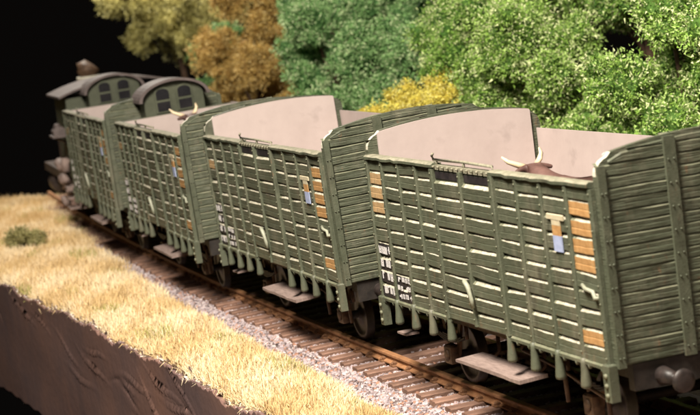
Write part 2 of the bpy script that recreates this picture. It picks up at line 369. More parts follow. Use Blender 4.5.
# ------------------------------------------------------------------ foliage
PAL = {
 'spring': [(0.165, 0.305, 0.048), (0.31, 0.455, 0.120), (0.56, 0.62, 0.30), (0.048, 0.115, 0.020)],
 'fresh':  [(0.205, 0.345, 0.058), (0.36, 0.500, 0.150), (0.64, 0.69, 0.36), (0.066, 0.135, 0.025)],
 'deep':   [(0.165, 0.315, 0.105), (0.28, 0.455, 0.180), (0.50, 0.61, 0.33), (0.050, 0.120, 0.036)],
 'ochre':  [(0.47, 0.310, 0.090), (0.57, 0.400, 0.135), (0.66, 0.50, 0.21), (0.25, 0.150, 0.040)],
 'olive':  [(0.40, 0.360, 0.115), (0.48, 0.440, 0.165), (0.56, 0.52, 0.23), (0.23, 0.20, 0.060)],
 'yellow': [(0.62, 0.53, 0.085), (0.70, 0.62, 0.135), (0.76, 0.69, 0.24), (0.40, 0.31, 0.045)],
 'sage':   [(0.26, 0.235, 0.09), (0.34, 0.31, 0.14), (0.42, 0.39, 0.18), (0.14, 0.125, 0.045)],
}
for k, cs in PAL.items():
    for i, c in enumerate(cs): plain('leaf_%s_%d' % (k, i), c, 0.75)
ICO = None
def ico():
    global ICO
    if ICO is None:
        import bmesh
        bm = bmesh.new(); bmesh.ops.create_icosphere(bm, subdivisions=2, radius=1)
        ICO = (np.array([v.co[:] for v in bm.verts]), np.array([[v.index for v in f.verts] for f in bm.faces])); bm.free()
    return ICO
def foliage(name, lobes, pal, dens, leaf, probs=(0.40, 0.26, 0.20, 0.14), jag=0.22):
    """lobes: list of (x,y,z,r). Foam cores covered with short crossed fibres."""
    Vs = []; Fs = []; Ms = []; nv = 0
    iv, if_ = ico()
    sub = []
    for (x, y, z, r) in lobes:
        sub.append((x, y, z, r * 0.86))
        for k in range(6):
            d = rng.normal(size=3); d /= np.linalg.norm(d); f_ = 0.70 + 0.18 * rng.random()
            sub.append((x + d[0] * r * f_, y + d[1] * r * f_, z + d[2] * r * f_, r * (0.28 + 0.16 * rng.random())))
    for (x, y, z, r) in sub:
        nr = 1 + 0.16 * np.sin(iv @ rng.normal(size=3) * 4 + rng.random() * 6) + 0.12 * np.sin(iv @ rng.normal(size=3) * 7 + rng.random() * 6)
        v = iv * (0.64 * r * nr)[:, None] + (x, y, z)
        q4 = np.concatenate([if_, if_[:, 2:3]], 1)
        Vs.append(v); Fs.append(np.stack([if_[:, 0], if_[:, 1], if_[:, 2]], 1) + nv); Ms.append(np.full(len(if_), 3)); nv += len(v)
        n = int(2.2 * dens * 4 * math.pi * r * r)
        # small tufts: fibres gathered round tuft centres so that the surface is knobbly
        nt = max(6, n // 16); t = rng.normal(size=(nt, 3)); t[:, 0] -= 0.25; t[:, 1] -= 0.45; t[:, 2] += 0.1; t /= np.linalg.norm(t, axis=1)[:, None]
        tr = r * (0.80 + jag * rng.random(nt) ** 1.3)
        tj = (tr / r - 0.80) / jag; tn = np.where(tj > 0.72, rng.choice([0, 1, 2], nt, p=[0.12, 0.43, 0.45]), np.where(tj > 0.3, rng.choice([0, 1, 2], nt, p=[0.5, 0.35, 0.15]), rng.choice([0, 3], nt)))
        idx = rng.integers(0, nt, n)
        c = t[idx] * tr[idx][:, None] + rng.normal(size=(n, 3)) * (0.085 * r + 0.03) + (x, y, z)
        d = t[idx] + rng.normal(size=(n, 3)) * 0.75; d /= np.linalg.norm(d, axis=1)[:, None]
        sd_ = np.cross(d, rng.normal(size=(n, 3))); sd_ /= np.linalg.norm(sd_, axis=1)[:, None]
        L_ = leaf * (0.30 + 0.45 * rng.random(n)); W_ = leaf * (0.11 + 0.10 * rng.random(n))
        b = rng.normal(size=(n, 3)) * (0.25 * L_)[:, None]
        p0 = c - sd_ * W_[:, None]; p1 = c + sd_ * W_[:, None]; p2 = c + d * L_[:, None] + b
        V = np.stack([p0, p1, p2], 1).reshape(-1, 3)
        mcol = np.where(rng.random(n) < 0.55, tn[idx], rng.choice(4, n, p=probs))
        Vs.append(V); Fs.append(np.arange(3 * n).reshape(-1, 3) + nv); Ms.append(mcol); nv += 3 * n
    return np_mesh(name, np.concatenate(Vs), np.concatenate(Fs), ['leaf_%s_%d' % (pal, i) for i in range(4)], np.concatenate(Ms))
def lobes_in(rx, ry, rz, n, r0, r1):
    out = []
    tries = 0
    while len(out) < n and tries < 4000:
        tries += 1
        d = rng.normal(size=3); d /= np.linalg.norm(d); k = 0.35 + 0.62 * rng.random() ** 0.6
        p = d * k * np.array([rx, ry, rz]); r = r0 + (r1 - r0) * rng.random()
        if all(np.linalg.norm(p - np.array(o[:3])) > 0.88 * (r + o[3]) for o in out): out.append((*p, r))
    return out
def tree(name, label, loc, crown_z, size, pal, nl=16, lr=(0.5, 0.95), dens=150, leaf=0.13, cat='tree', group='trees behind the train', trunk=0.16, extra=None, probs=(0.40, 0.26, 0.20, 0.14)):
    t = empty(name, (loc[0], loc[1], -0.42)); cz = crown_z + 0.42
    lb = [(x, y, z + cz, r) for x, y, z, r in lobes_in(*size, nl, *lr)] + [(0.3, 0.5, cz, min(size) * 0.62)]
    if extra: lb += [(a - loc[0], b - loc[1], c + 0.42, r) for a, b, c, r in extra]
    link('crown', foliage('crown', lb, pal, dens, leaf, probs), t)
    if trunk:
        m = MB()
        m.tube([(0, 0, -0.02), (0.04, 0.03, cz * 0.35), (-0.03, 0.05, cz * 0.75), (0, 0, cz + size[2] * 0.4)], [trunk * 1.5, trunk, trunk * 0.8, trunk * 0.35], 9)
        for k in range(6):
            l = lb[k % len(lb)]; zb = cz * random.uniform(0.45, 0.85)
            m.tube([(0, 0.03, zb), (l[0] * 0.5, l[1] * 0.5, (zb + l[2]) / 2 - 0.1), (l[0], l[1], l[2])], [trunk * 0.55, trunk * 0.38, trunk * 0.15], 6)
        m.build('trunk', 'bark', t)
    return tag(t, label, cat, group)
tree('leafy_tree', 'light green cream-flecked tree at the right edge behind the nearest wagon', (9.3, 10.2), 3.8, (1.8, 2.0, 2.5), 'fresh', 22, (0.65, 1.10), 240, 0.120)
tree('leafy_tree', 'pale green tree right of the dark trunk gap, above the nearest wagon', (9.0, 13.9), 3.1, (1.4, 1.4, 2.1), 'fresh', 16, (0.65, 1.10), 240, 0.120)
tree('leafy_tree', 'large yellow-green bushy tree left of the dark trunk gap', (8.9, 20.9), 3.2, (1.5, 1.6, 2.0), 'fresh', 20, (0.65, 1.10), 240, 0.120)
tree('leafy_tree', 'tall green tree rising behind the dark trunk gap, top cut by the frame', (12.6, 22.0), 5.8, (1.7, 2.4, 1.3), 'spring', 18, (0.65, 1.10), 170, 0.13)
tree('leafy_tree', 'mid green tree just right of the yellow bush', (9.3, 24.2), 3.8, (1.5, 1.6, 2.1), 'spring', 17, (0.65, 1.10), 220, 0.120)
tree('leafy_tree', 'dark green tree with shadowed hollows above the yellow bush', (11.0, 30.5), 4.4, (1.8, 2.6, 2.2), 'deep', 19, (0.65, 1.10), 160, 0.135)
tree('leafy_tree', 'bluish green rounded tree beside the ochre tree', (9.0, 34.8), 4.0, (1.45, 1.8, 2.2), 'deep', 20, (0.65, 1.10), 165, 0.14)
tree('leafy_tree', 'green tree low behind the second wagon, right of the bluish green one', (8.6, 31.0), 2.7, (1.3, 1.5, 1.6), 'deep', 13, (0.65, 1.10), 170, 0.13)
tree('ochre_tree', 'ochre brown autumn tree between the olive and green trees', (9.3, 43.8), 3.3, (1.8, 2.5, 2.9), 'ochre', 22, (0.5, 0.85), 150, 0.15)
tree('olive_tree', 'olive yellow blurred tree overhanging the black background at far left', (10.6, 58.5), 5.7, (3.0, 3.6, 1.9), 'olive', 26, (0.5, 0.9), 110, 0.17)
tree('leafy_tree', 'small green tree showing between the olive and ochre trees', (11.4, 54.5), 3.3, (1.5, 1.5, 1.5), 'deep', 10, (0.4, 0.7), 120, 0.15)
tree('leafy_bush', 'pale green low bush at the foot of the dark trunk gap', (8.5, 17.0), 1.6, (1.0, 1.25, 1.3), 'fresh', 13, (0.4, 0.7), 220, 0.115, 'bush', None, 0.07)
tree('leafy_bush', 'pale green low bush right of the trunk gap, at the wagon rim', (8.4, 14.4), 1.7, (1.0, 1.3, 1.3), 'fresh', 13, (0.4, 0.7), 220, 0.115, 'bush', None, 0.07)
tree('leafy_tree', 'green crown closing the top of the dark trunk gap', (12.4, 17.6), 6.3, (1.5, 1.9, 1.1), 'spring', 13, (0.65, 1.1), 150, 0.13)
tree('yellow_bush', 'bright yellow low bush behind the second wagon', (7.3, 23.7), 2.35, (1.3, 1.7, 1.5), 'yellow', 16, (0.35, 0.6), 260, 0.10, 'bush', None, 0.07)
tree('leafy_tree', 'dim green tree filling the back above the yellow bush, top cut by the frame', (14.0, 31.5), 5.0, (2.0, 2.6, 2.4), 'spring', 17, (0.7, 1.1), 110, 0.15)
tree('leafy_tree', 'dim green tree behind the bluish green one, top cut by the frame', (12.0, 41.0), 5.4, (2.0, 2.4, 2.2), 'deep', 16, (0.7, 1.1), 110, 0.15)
# scrub bush in the grass
b_ = empty('scrub_bush', (-0.95, 34.2, -0.2))
link('foliage', foliage('foliage', [(x, y, z + 0.26, r) for x, y, z, r in lobes_in(0.50, 0.72, 0.26, 11, 0.18, 0.30)], 'sage', 420, 0.12), b_)
tag(b_, 'small grey-green scrubby bush growing in the dry grass', 'bush')

# ------------------------------------------------------------------ cattle wagons
L, W = 7.776, 2.926
ZB, ZT = 1.30, 3.50; NB_ = 10; PITCH_B = (ZT - ZB) / NB_
HW = W / 2
EDGES = [0.0, 0.73, 1.46, 2.19, 2.92, 3.96, 5.00, 5.694, 6.388, 7.082, L]

def board_mesh(seed, length, pale, ch=0.052):
    r_ = random.Random(seed); n = 11; lo = r_.choice((0, 1, 1)); hi = r_.choice((7, 8, 8, 9)); a = r_.uniform(-0.006, 0.006); b = 0.0; V = []; F = []; mi = []
    h = PITCH_B
    for i in range(n):
        y = length * i / (n - 1); a = 0.7 * a + r_.uniform(-0.0035, 0.0035); b = 0.7 * b + r_.uniform(-0.003, 0.003); c = r_.uniform(-0.003, 0.005)
        prof = [(0, 0.004), (0.034 + b, 0.004 + a * 0.5), (0.046 + b, 0.018 + a * 0.5), (0.046 + b, 0.088 + a * 0.7), (0.037 + b, 0.095 + a * 0.7), (0.043 + b, 0.101 + a * 0.7), (0.046 + b + c * 0.4, h - ch - 0.008 + a), (0.006, h - 0.006 + a * 0.4), (-0.012, h - 0.006 + a * 0.4)]
        V += [(-o, y, z) for o, z in prof]
    for i in range(n - 1):
        for k in range(9):
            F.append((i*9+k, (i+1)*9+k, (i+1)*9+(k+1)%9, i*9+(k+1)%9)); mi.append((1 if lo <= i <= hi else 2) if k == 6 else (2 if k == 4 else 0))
    F.append(tuple(range(8, -1, -1))); F.append(tuple(range((n-1)*9, n*9))); mi += [0, 0]
    m_ = MB(); m_.add(V, F, mi); return m_
BOARD = {}
for key, mats_ in (('green', ['green', 'lit_worn_edge', 'lit_worn_faint']), ('orange', ['orange', 'lit_worn_edge', 'lit_worn_faint']), ('peach', ['peach', 'lit_worn_edge', 'lit_worn_faint']), ('black', ['black_paint', 'lit_worn_edge', 'lit_worn_faint'])):
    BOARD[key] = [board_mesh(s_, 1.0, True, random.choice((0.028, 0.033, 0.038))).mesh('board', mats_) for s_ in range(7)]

def post_mesh(wd=0.074, corner=False):
    m_ = MB(); w = wd / 2; d = 0.072
    m_.add([(-d, -w + 0.012, ZB), (-d, w - 0.012, ZB), (-d + 0.02, w, ZB), (0, w, ZB), (0, -w, ZB), (-d + 0.02, -w, ZB),
            (-d, -w + 0.012, ZT - 0.06), (-d, w - 0.012, ZT - 0.06), (-d + 0.02, w, ZT - 0.06), (0, w, ZT - 0.06), (0, -w, ZT - 0.06), (-d + 0.02, -w, ZT - 0.06)],
           [(1, 0, 6, 7), (2, 1, 7, 8), (3, 2, 8, 9), (4, 3, 9, 10), (5, 4, 10, 11), (0, 5, 11, 6), (6, 11, 10, 9, 8, 7), (0, 1, 2, 3, 4, 5)])
    for k in range(11):
        z = ZB + 0.10 + k * PITCH_B
        if z < ZT - 0.1: m_.tube([(-d + 0.004, 0, z), (-d - 0.012, 0, z)], [0.016, 0.011], 6, 1)
    return m_.mesh('post', ['green_post', 'lit_worn_faint'])
def bracket_mesh(corner=False):
    m_ = MB()
    if corner:
        m_.bbox(-0.10, 0.02, -0.075, 0.075, ZB - 0.44, ZB + 0.02, 0.02)
        for z in (-0.36, -0.24, -0.12): m_.tube([(-0.09, 0, ZB + z), (-0.125, 0, ZB + z)], [0.035, 0.028], 8, 1)
    else:
        m_.tube([(-0.05, 0, ZB + 0.02), (-0.055, 0, ZB - 0.05), (-0.05, 0, ZB - 0.16), (-0.05, 0, ZB - 0.31), (-0.05, 0, ZB - 0.345), (-0.05, 0, ZB - 0.36)],
                [0.045, 0.040, 0.052, 0.070, 0.066, 0.04], 10)
    return m_.mesh('bracket', ['green_post', 'lit_worn_faint'])
POST, POSTW = post_mesh(), post_mesh(0.10); BRK, BRKC = bracket_mesh(), bracket_mesh(True)

CR, PK, RR = 0.30, 0.47, 0.22        # end wall: corner rise, peak rise above the side, corner radius
def end_outline(hw, cr, pk, rr, zb):
    pts = [(-hw, zb), (hw, zb)]; kinds = [0, 0]
    top = []
    def zarc(x): return ZT + cr + (pk - cr) * (1 - (x / hw) ** 2)
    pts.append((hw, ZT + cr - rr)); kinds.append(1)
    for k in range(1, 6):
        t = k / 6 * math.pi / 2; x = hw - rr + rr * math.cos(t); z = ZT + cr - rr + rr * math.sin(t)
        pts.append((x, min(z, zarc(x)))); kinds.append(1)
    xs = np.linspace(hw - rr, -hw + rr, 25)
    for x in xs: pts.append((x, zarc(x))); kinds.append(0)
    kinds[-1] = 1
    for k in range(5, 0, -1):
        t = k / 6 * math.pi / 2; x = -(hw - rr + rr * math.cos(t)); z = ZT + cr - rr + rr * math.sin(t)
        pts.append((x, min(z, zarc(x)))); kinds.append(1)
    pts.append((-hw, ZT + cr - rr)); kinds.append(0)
    return pts, kinds
def arch_half(z):                     # half width of the end wall at height z
    if z <= ZT + CR - RR: return HW
    if z >= ZT + PK: return 0.0
    lo = math.sqrt(max(0.0, 1 - (z - ZT - CR) / (PK - CR))) * HW if z > ZT + CR else HW
    dz = min(RR, z - (ZT + CR - RR)); c = HW - RR + math.sqrt(max(0, RR * RR - dz * dz))
    return min(lo, c) if z > ZT + CR else c
def arch_z(x):
    a = abs(x)
    z = ZT + CR + (PK - CR) * (1 - (a / HW) ** 2)
    if a > HW - RR: z = min(z, ZT + CR - RR + math.sqrt(max(0, RR * RR - (a - HW + RR) ** 2)))
    return z
EP = 0.141; NEB = 19
def end_board_mesh(k):
    r_ = random.Random(100 + k); z0 = ZB + 0.02 + k * EP; z1 = z0 + EP - 0.012; n = 15; V = []; F = []; mi = []
    # in the (x, z) plane, relief towards -y
    zm = min(z1, ZT + PK - 0.03)
    h0, h1 = arch_half(z0 + 0.01) - 0.10, arch_half(z0 + 0.02) - 0.10
    if h0 < 0.2: return None
    for i in range(n):
        u = -1 + 2 * i / (n - 1); x = u * h0; a = r_.uniform(-0.006, 0.006); b = r_.uniform(-0.006, 0.006)
        zt = max(z0 + 0.012, min(z1, arch_z(x) - 0.045))
        zc = max(z0 + 0.008, zt - 0.022)
        zg = min(zc - 0.002, z0 + 0.062); V += [(x, 0.0, z0), (x, -0.024 + b, z0), (x, -0.024 + b, zg - 0.012 if zg - 0.012 > z0 else z0 + 0.001), (x, -0.017 + b, zg - 0.004 if zg - 0.012 > z0 else z0 + 0.002), (x, -0.021 + b, zg + 0.002), (x, -0.024 + b, max(zc + a, zg + 0.004)), (x, 0.004, max(zt + a * 0.3, zg + 0.006))]
    for i in range(n - 1):
        for j in range(7): F.append((i*7+j, i*7+(j+1)%7, (i+1)*7+(j+1)%7, (i+1)*7+j)); mi.append(1 if j == 5 and z1 < arch_z(V[i*7][0]) - 0.05 and z1 < arch_z(-h0 + (i+1) * 2 * h0 / (n - 1)) - 0.05 else 0)
    F.append(tuple(range(6, -1, -1))); F.append(tuple(range((n-1)*7, n*7))); mi += [0, 0]
    return MB().add(V, F, mi).mesh('board', ['green_end', 'lit_worn_faint'])
END_BOARDS = [b for b in (end_board_mesh(k) for k in range(NEB)) if b]
def bow(x): return arch_z(x)
def end_wall_mesh():
    pts, kinds = end_outline(HW, CR, PK, RR, ZB)
    m_ = MB(); m_.prism(pts, -0.045, 0.045, 'y', 0, [(1 if k else 0) for k in kinds]); return m_.mesh('end_wall', ['green_end', 'pale_cap'])  # rounded corners coloured pale as the highlight of light from above
END = end_wall_mesh()
def end_post_mesh(x0, wd):
    m_ = MB(); zt = arch_z(x0) - 0.02; a, b = x0 - wd / 2, x0 + wd / 2
    m_.add([(a, -0.045, ZB - 0.02), (b, -0.045, ZB - 0.02), (b, -0.10, ZB - 0.02), (a, -0.10, ZB - 0.02), (a, -0.045, zt), (b, -0.045, zt), (b, -0.10, zt), (a, -0.10, zt)],
           [(0, 3, 2, 1)[::-1], (4, 7, 6, 5), (3, 7, 6, 2)[::-1], (0, 4, 7, 3)[::-1], (1, 2, 6, 5)[::-1], (0, 1, 5, 4)[::-1]])
    for k in range(12):
        z = ZB + 0.1 + 0.282 * k
        if z < zt - 0.08:
            for s_ in (-0.25, 0.25): m_.tube([(x0 + s_ * wd, -0.10, z), (x0 + s_ * wd, -0.116, z)], [0.014, 0.010], 6)
    m_.add([(a + 0.01, -0.045, zt), (b - 0.01, -0.045, zt), (b - 0.01, 0.05, zt + 0.03), (a + 0.01, 0.05, zt + 0.03), (a + 0.01, -0.10, zt - 0.01), (b - 0.01, -0.10, zt - 0.01)], [(4, 5, 1, 0), (0, 1, 2, 3)], 1)
    return m_.mesh('end_post', ['green_post', 'lit_worn_faint'])
EPM = {x: end_post_mesh(x, w) for x, w in ((-W / 6, 0.15), (W / 6, 0.15), (-HW + 0.05, 0.10), (HW - 0.05, 0.10))}
def lining_end():
    pts, _ = end_outline(HW - 0.17, CR + 0.03, PK - 0.035, 0.03, 1.7)
    return MB().prism(pts, -0.02, 0.02, 'y').mesh('end_lining', 'lining')
LIN_E = lining_end()
def lathe_x(prof, n=28):               # profile (x, r) turned round the x axis
    V = []; F = []; k = len(prof)
    for i in range(n):
        t = 2 * math.pi * i / n
        for x, r in prof: V.append((x, r * math.cos(t), r * math.sin(t)))
    for i in range(n):
        for j in range(k - 1): F.append((i*k+j, i*k+j+1, ((i+1)%n)*k+j+1, ((i+1)%n)*k+j))
    return V, F
WHL = MB().add(*lathe_x([(-0.06, 0.0), (-0.07, 0.09), (-0.03, 0.11), (-0.02, 0.36), (-0.055, 0.385), (-0.055, 0.45), (0.05, 0.46), (0.05, 0.49), (0.07, 0.49), (0.07, 0.38), (0.03, 0.36), (0.03, 0.0)]), 0, True).mesh('wheel', 'wheel')
AXL = MB().tube([(-0.95, 0, 0), (0.95, 0, 0)], 0.07, 10).mesh('axle', 'chassis')
def guard_mesh():
    m_ = MB()
    for s_ in (-1, 1):
        m_.add([(0.02, s_*0.42, 0.62), (0.02, s_*0.30, 0.62), (0.02, s_*0.10, 0.02), (0.02, s_*0.17, 0.0), (-0.02, s_*0.42, 0.62), (-0.02, s_*0.30, 0.62), (-0.02, s_*0.10, 0.02), (-0.02, s_*0.17, 0.0)],
               [(0, 1, 2, 3), (7, 6, 5, 4), (0, 3, 7, 4), (1, 0, 4, 5), (2, 1, 5, 6), (3, 2, 6, 7)])
    m_.bbox(-0.13, 0.03, -0.13, 0.13, -0.12, 0.16, 0.03)
    m_.tube([(-0.13, 0, 0.02), (-0.16, 0, 0.02)], [0.09, 0.07], 12)
    for k in range(4):                                         # leaf spring
        w = 0.62 - 0.14 * k; z = 0.20 + 0.032 * k
        V = []; F = []
        for i in range(9):
            y = -w + 2 * w * i / 8; zz = z + 0.13 * (y / 0.62) ** 2
            V += [(-0.09, y, zz), (-0.01, y, zz), (-0.01, y, zz + 0.024), (-0.09, y, zz + 0.024)]
        for i in range(8):
            for j in range(4): F.append((i*4+j, i*4+(j+1)%4, (i+1)*4+(j+1)%4, (i+1)*4+j))
        F.append((0, 1, 2, 3)); F.append((35, 34, 33, 32)); m_.add(V, F, 1)
    m_.tube([(-0.05, -0.64, 0.32), (-0.05, -0.66, 0.55)], 0.03, 6); m_.tube([(-0.05, 0.64, 0.32), (-0.05, 0.66, 0.55)], 0.03, 6)
    return m_.mesh('axle_guard', ['iron_brown', 'chassis'])
GRD = guard_mesh()
def buffer_mesh():
    m_ = MB(); prof = [(0, 0.11), (0.12, 0.095), (0.30, 0.075), (0.30, 0.05), (0.50, 0.05), (0.50, 0.145), (0.53, 0.145), (0.545, 0.09), (0.55, 0.0)]
    V, F = lathe_x(prof, 18); V = [(y, -x, z) for x, y, z in V]; m_.add(V, F, 0, True); return m_.mesh('buffer', 'buffer')
BUF = buffer_mesh()
HOOK = MB().tube([(0, 0.02, 0), (0, -0.22, 0.0), (0, -0.32, -0.05), (0, -0.34, 0.06), (0, -0.27, 0.11)], [0.05, 0.045, 0.04, 0.03, 0.015], 8).mesh('coupling_hook', 'buffer')
def lettering(rows, seed, y0, y1, z0, z1):
    """rows of small stencilled white characters, too far gone to read"""
    r_ = random.Random(seed); m_ = MB(); hgt = (z1 - z0) / rows
    for k in range(rows):
        zc = z1 - (k + 0.5) * hgt; y = y1 - r_.uniform(0.02, 0.08)
        while y > y0 + 0.07:
            w = r_.uniform(0.065, 0.11); t = hgt * 0.27; q_ = r_.random(); d = r_.uniform(-0.01, 0.01)
            def bar(ya, yb, za, zb): m_.box(-0.004, 0.0, ya, yb, zc + za + d, zc + zb + d)
            if q_ < 0.8: bar(y - 0.03, y, -t, t)
            if q_ > 0.25: bar(y - w, y - w + 0.028, -t, t)
            if q_ < 0.65: bar(y - w + 0.02, y - 0.022, t - 0.03, t)
            if q_ > 0.35: bar(y - w + 0.02, y - 0.022, -0.014, 0.014)
            if 0.2 < q_ < 0.9: bar(y - w + 0.02, y - 0.022, -t, -t + 0.03)
            y -= w + r_.uniform(0.02, 0.05)
            if r_.random() < 0.15: y -= 0.08
    return m_

def arch_pts(hw, z0, z1, n=16): return [(hw * math.cos(math.pi * i / n), z0 + (z1 - z0) * math.sin(math.pi * i / n)) for i in range(n + 1)]
def arch_window(root, x, y, w, z0, z1, th=0.05):
    """one arched two-pane window facing -y"""
    fr = MB()
    pts = [(x - w/2 - 0.04, z0 - 0.04), (x + w/2 + 0.04, z0 - 0.04)] + [(x + a, b) for a, b in arch_pts(w/2 + 0.04, z1 - w * 0.3, z1 + 0.05, 8)]
    fr.prism(pts, y, y + th)
    zm = (z0 + z1) / 2 - 0.02
    fr.box(x - w/2, x + w/2, y - 0.012, y - 0.002, z0, zm - 0.03, 1)
    fr.prism([(x - w/2, zm + 0.03), (x + w/2, zm + 0.03)] + [(x + a, b) for a, b in arch_pts(w/2, z1 - w * 0.3, z1, 8)], y - 0.012, y - 0.002, 'y', 1)
    f = fr.build('window', ['loco_green', 'glass'], root)
    return f
def make_brake_cab(root):
    """brakeman's cab standing on the far end of a wagon: walls, barrel roof, two arched two-pane windows"""
    cx, hw = 0.02, 0.74; y0 = L - 0.02; zs = ZT + 0.36; za = ZT + 0.74
    pts = [(cx - hw, ZB + 0.2), (cx + hw, ZB + 0.2)] + [(cx + a, z) for a, z in arch_pts(hw, zs, za)]
    cab = MB().prism(pts, y0 + 0.07, y0 + 0.85).build('brake_cab', 'loco_green', root)
    V = []; F = []; n = 20; ap = arch_pts(hw + 0.14, zs - 0.03, za + 0.07, n); ap2 = arch_pts(hw + 0.06, zs - 0.03, za + 0.012, n)
    for (a, z), (b, zz) in zip(ap, ap2): V += [(cx + a, y0 - 0.10, z), (cx + a, y0 + 1.05, z), (cx + b, y0 + 1.05, zz), (cx + b, y0 - 0.10, zz)]
    for i in range(n):
        for j in range(4): F.append((i*4+j, i*4+(j+1)%4, (i+1)*4+(j+1)%4, (i+1)*4+j))
    F += [(0, 1, 2, 3), tuple(range(n*4+3, n*4-1, -1))]
    MB().add(V, F, 0, False).build('cab_roof', 'loco_roof', cab)
    for x in (cx - 0.27, cx + 0.27): arch_window(cab, x, y0 + 0.03, 0.32, ZT + 0.06, ZT + 0.60)
def make_wagon(loc, hd, roll, label, idx, low_far=False):
    root = empty('cattle_wagon', loc, (0, roll, hd)); R_ = random.Random(idx * 31 + 5)
    xo = -HW                                                   # plane of the near side
    # side walls: backing sheets, boards, posts
    near = MB().box(-0.0, 0.06, 0.046, L - 0.046, ZB, ZT - 0.07).build('side_wall', ['green'], root); near.location = (xo, 0, 0)
    far = MB().box(-0.06, 0.0, 0.046, L - 0.046, ZB, ZT).build('side_wall', ['green'], root); far.location = (HW, 0, 0)
    door = MB().box(-0.035, 0.0, EDGES[4] + 0.02, EDGES[6] - 0.02, ZB + 0.01, ZT - 0.09).build('door', ['green'], root); door.location = (xo - 0.002, 0, 0)
    for p_ in range(10):
        par = door if p_ in (4, 5) else near
        ya, yb = EDGES[p_] + (0.10 if p_ == 0 else 0.01), EDGES[p_ + 1] - (0.10 if p_ == 9 else 0.01)
        for k in range(NB_):
            if p_ in (4, 5) and k == NB_ - 1: continue
            key = 'green'
            if p_ == 0 and k in (5, 6, 7, 8): key = 'orange'
            if p_ == 0 and k == 1: key = 'orange'
            if p_ == 9 and k in ((6, 7, 8) if idx == 0 else (7,)): key = 'peach'
            if p_ == 9 and k in (0, 1, 2, 3): key = 'black'
            if p_ == 8 and k in (0, 1): key = 'black'
            dx = R_.gauss(0, 0.005) - (0.035 if par is door else 0); tilt = R_.gauss(0, 0.010) / (yb - ya)
            link('board', R_.choice(BOARD[key]), par, (dx, ya, ZB + k * PITCH_B + R_.gauss(0, 0.004)), (tilt, R_.gauss(0, 0.012), 0), (1, yb - ya, 1))
    for i, y in enumerate(EDGES):
        if i == 5: link('post', POST, door, (-0.037, y, 0)); continue
        ys_ = min(max(y, 0.06), L - 0.06)
        link('post', POSTW if i in (4, 6) else POST, near, (-0.004 if i not in (4, 6) else -0.03, ys_, R_.gauss(0, 0.004)))
        link('bracket', BRKC if i in (0, 10) else BRK, near, (-0.01, ys_, R_.gauss(0, 0.006)), (0, 0, R_.gauss(0, 0.1)))
        link('post', POST, far, (0, L - ys_, 0), (0, 0, math.pi))
    # rails of the near side
    m_ = MB()
    for ya, yb in ((0.05, EDGES[4] + 0.05), (EDGES[6] - 0.05, L - 0.05)):
        n = 16; V = []; F = []; mi_ = []
        for i in range(n):
            y = ya + (yb - ya) * i / (n - 1); a = R_.uniform(-0.010, 0.010); b = R_.uniform(-0.010, 0.012)
            V += [(-0.085 + b, y, ZT - 0.05 + a), (-0.085 + b, y, ZT - 0.012 + a), (-0.05 + b, y, ZT + 0.012 + a), (0.07, y, ZT + 0.010), (0.07, y, ZT - 0.075)]
        for i in range(n - 1):
            for j in range(5): F.append((i*5+j, (i+1)*5+j, (i+1)*5+(j+1)%5, i*5+(j+1)%5)); mi_.append(1 if j in (1, 2) else 0)
        F.append((4, 3, 2, 1, 0)); F.append(tuple(range((n-1)*5, n*5))); mi_ += [0, 0]
        MB().add(V, F, mi_).build('top_rail', ['green_post', 'pale_rail'], near)
    for ya, yb in ((0.0, EDGES[4] + 0.06), (EDGES[6] - 0.06, L)):
        m_ = MB(); m_.bbox(-0.07, 0.02, ya, yb, ZB - 0.055, ZB + 0.004, 0.02, 0, 1)
        y = ya + 0.25
        while y < yb: m_.tube([(-0.045, y, ZB - 0.05), (-0.045, y, ZB - 0.10)], [0.032, 0.024], 7); y += 0.35
        m_.build('bottom_rail', ['green_post', 'lit_worn_faint'], near)
    m_ = MB(); m_.box(-0.05, 0.06, EDGES[4] - 0.02, EDGES[6] + 0.02, ZT - 0.075, ZT - 0.01, 0, 1)
    n = 12
    for i in range(n):
        y = EDGES[4] + 0.1 + (EDGES[6] - EDGES[4] - 0.2) * i / (n - 1); m_.tube([(-0.06, y, ZT - 0.03), (-0.075, y + 0.03, ZT - 0.03)], [0.022, 0.018], 5, 1)
    m_.build('top_rail', ['pale_rail', 'pale_rail'], door)
    for a_, b_ in ((4, 5), (5, 6)): MB().box(-0.045, -0.037, EDGES[a_] + 0.06, EDGES[b_] - 0.06, ZT - 0.20, ZT - 0.102).build('slot_shade', 'black_paint', door)  # black strip painting in the shade of the gap over the door
    m_ = MB(); za = ZT + 0.055
    m_.tube([(0.0, EDGES[4] + 0.05, ZT - 0.02), (0.0, EDGES[4] + 0.07, za), (0.0, (EDGES[4] + EDGES[6]) / 2, za + 0.012), (0.0, EDGES[6] + 0.05, za), (0, EDGES[6] + 0.09, za + 0.05), (0, EDGES[6] + 0.05, za + 0.085)], 0.021, 7)
    m_.tube([(0.0, EDGES[5], ZT - 0.02), (0, EDGES[5], za)], 0.02, 6); m_.tube([(0.0, EDGES[6] - 0.06, ZT - 0.02), (0, EDGES[6] - 0.06, za)], 0.02, 6)
    m_.build('door_bar', 'pale_rail', door)
    m_ = MB(); yh = EDGES[5] + 0.10; 
    m_.tube([(-0.10, yh, ZB + 0.62), (-0.17, yh - 0.05, ZB + 0.64), (-0.17, yh - 0.14, ZB + 0.58), (-0.16, yh - 0.19, ZB + 0.40), (-0.15, yh - 0.20, ZB + 0.28)], [0.03, 0.036, 0.036, 0.032, 0.026], 8)
    m_.build('door_handle', 'handle_paint', door)
    # inside: lining and floor
    MB().box(0, 0.02, 0.07, L - 0.07, 1.70, ZT - 0.02).build('side_lining', 'lining', root).location = (xo + 0.065, 0, 0)
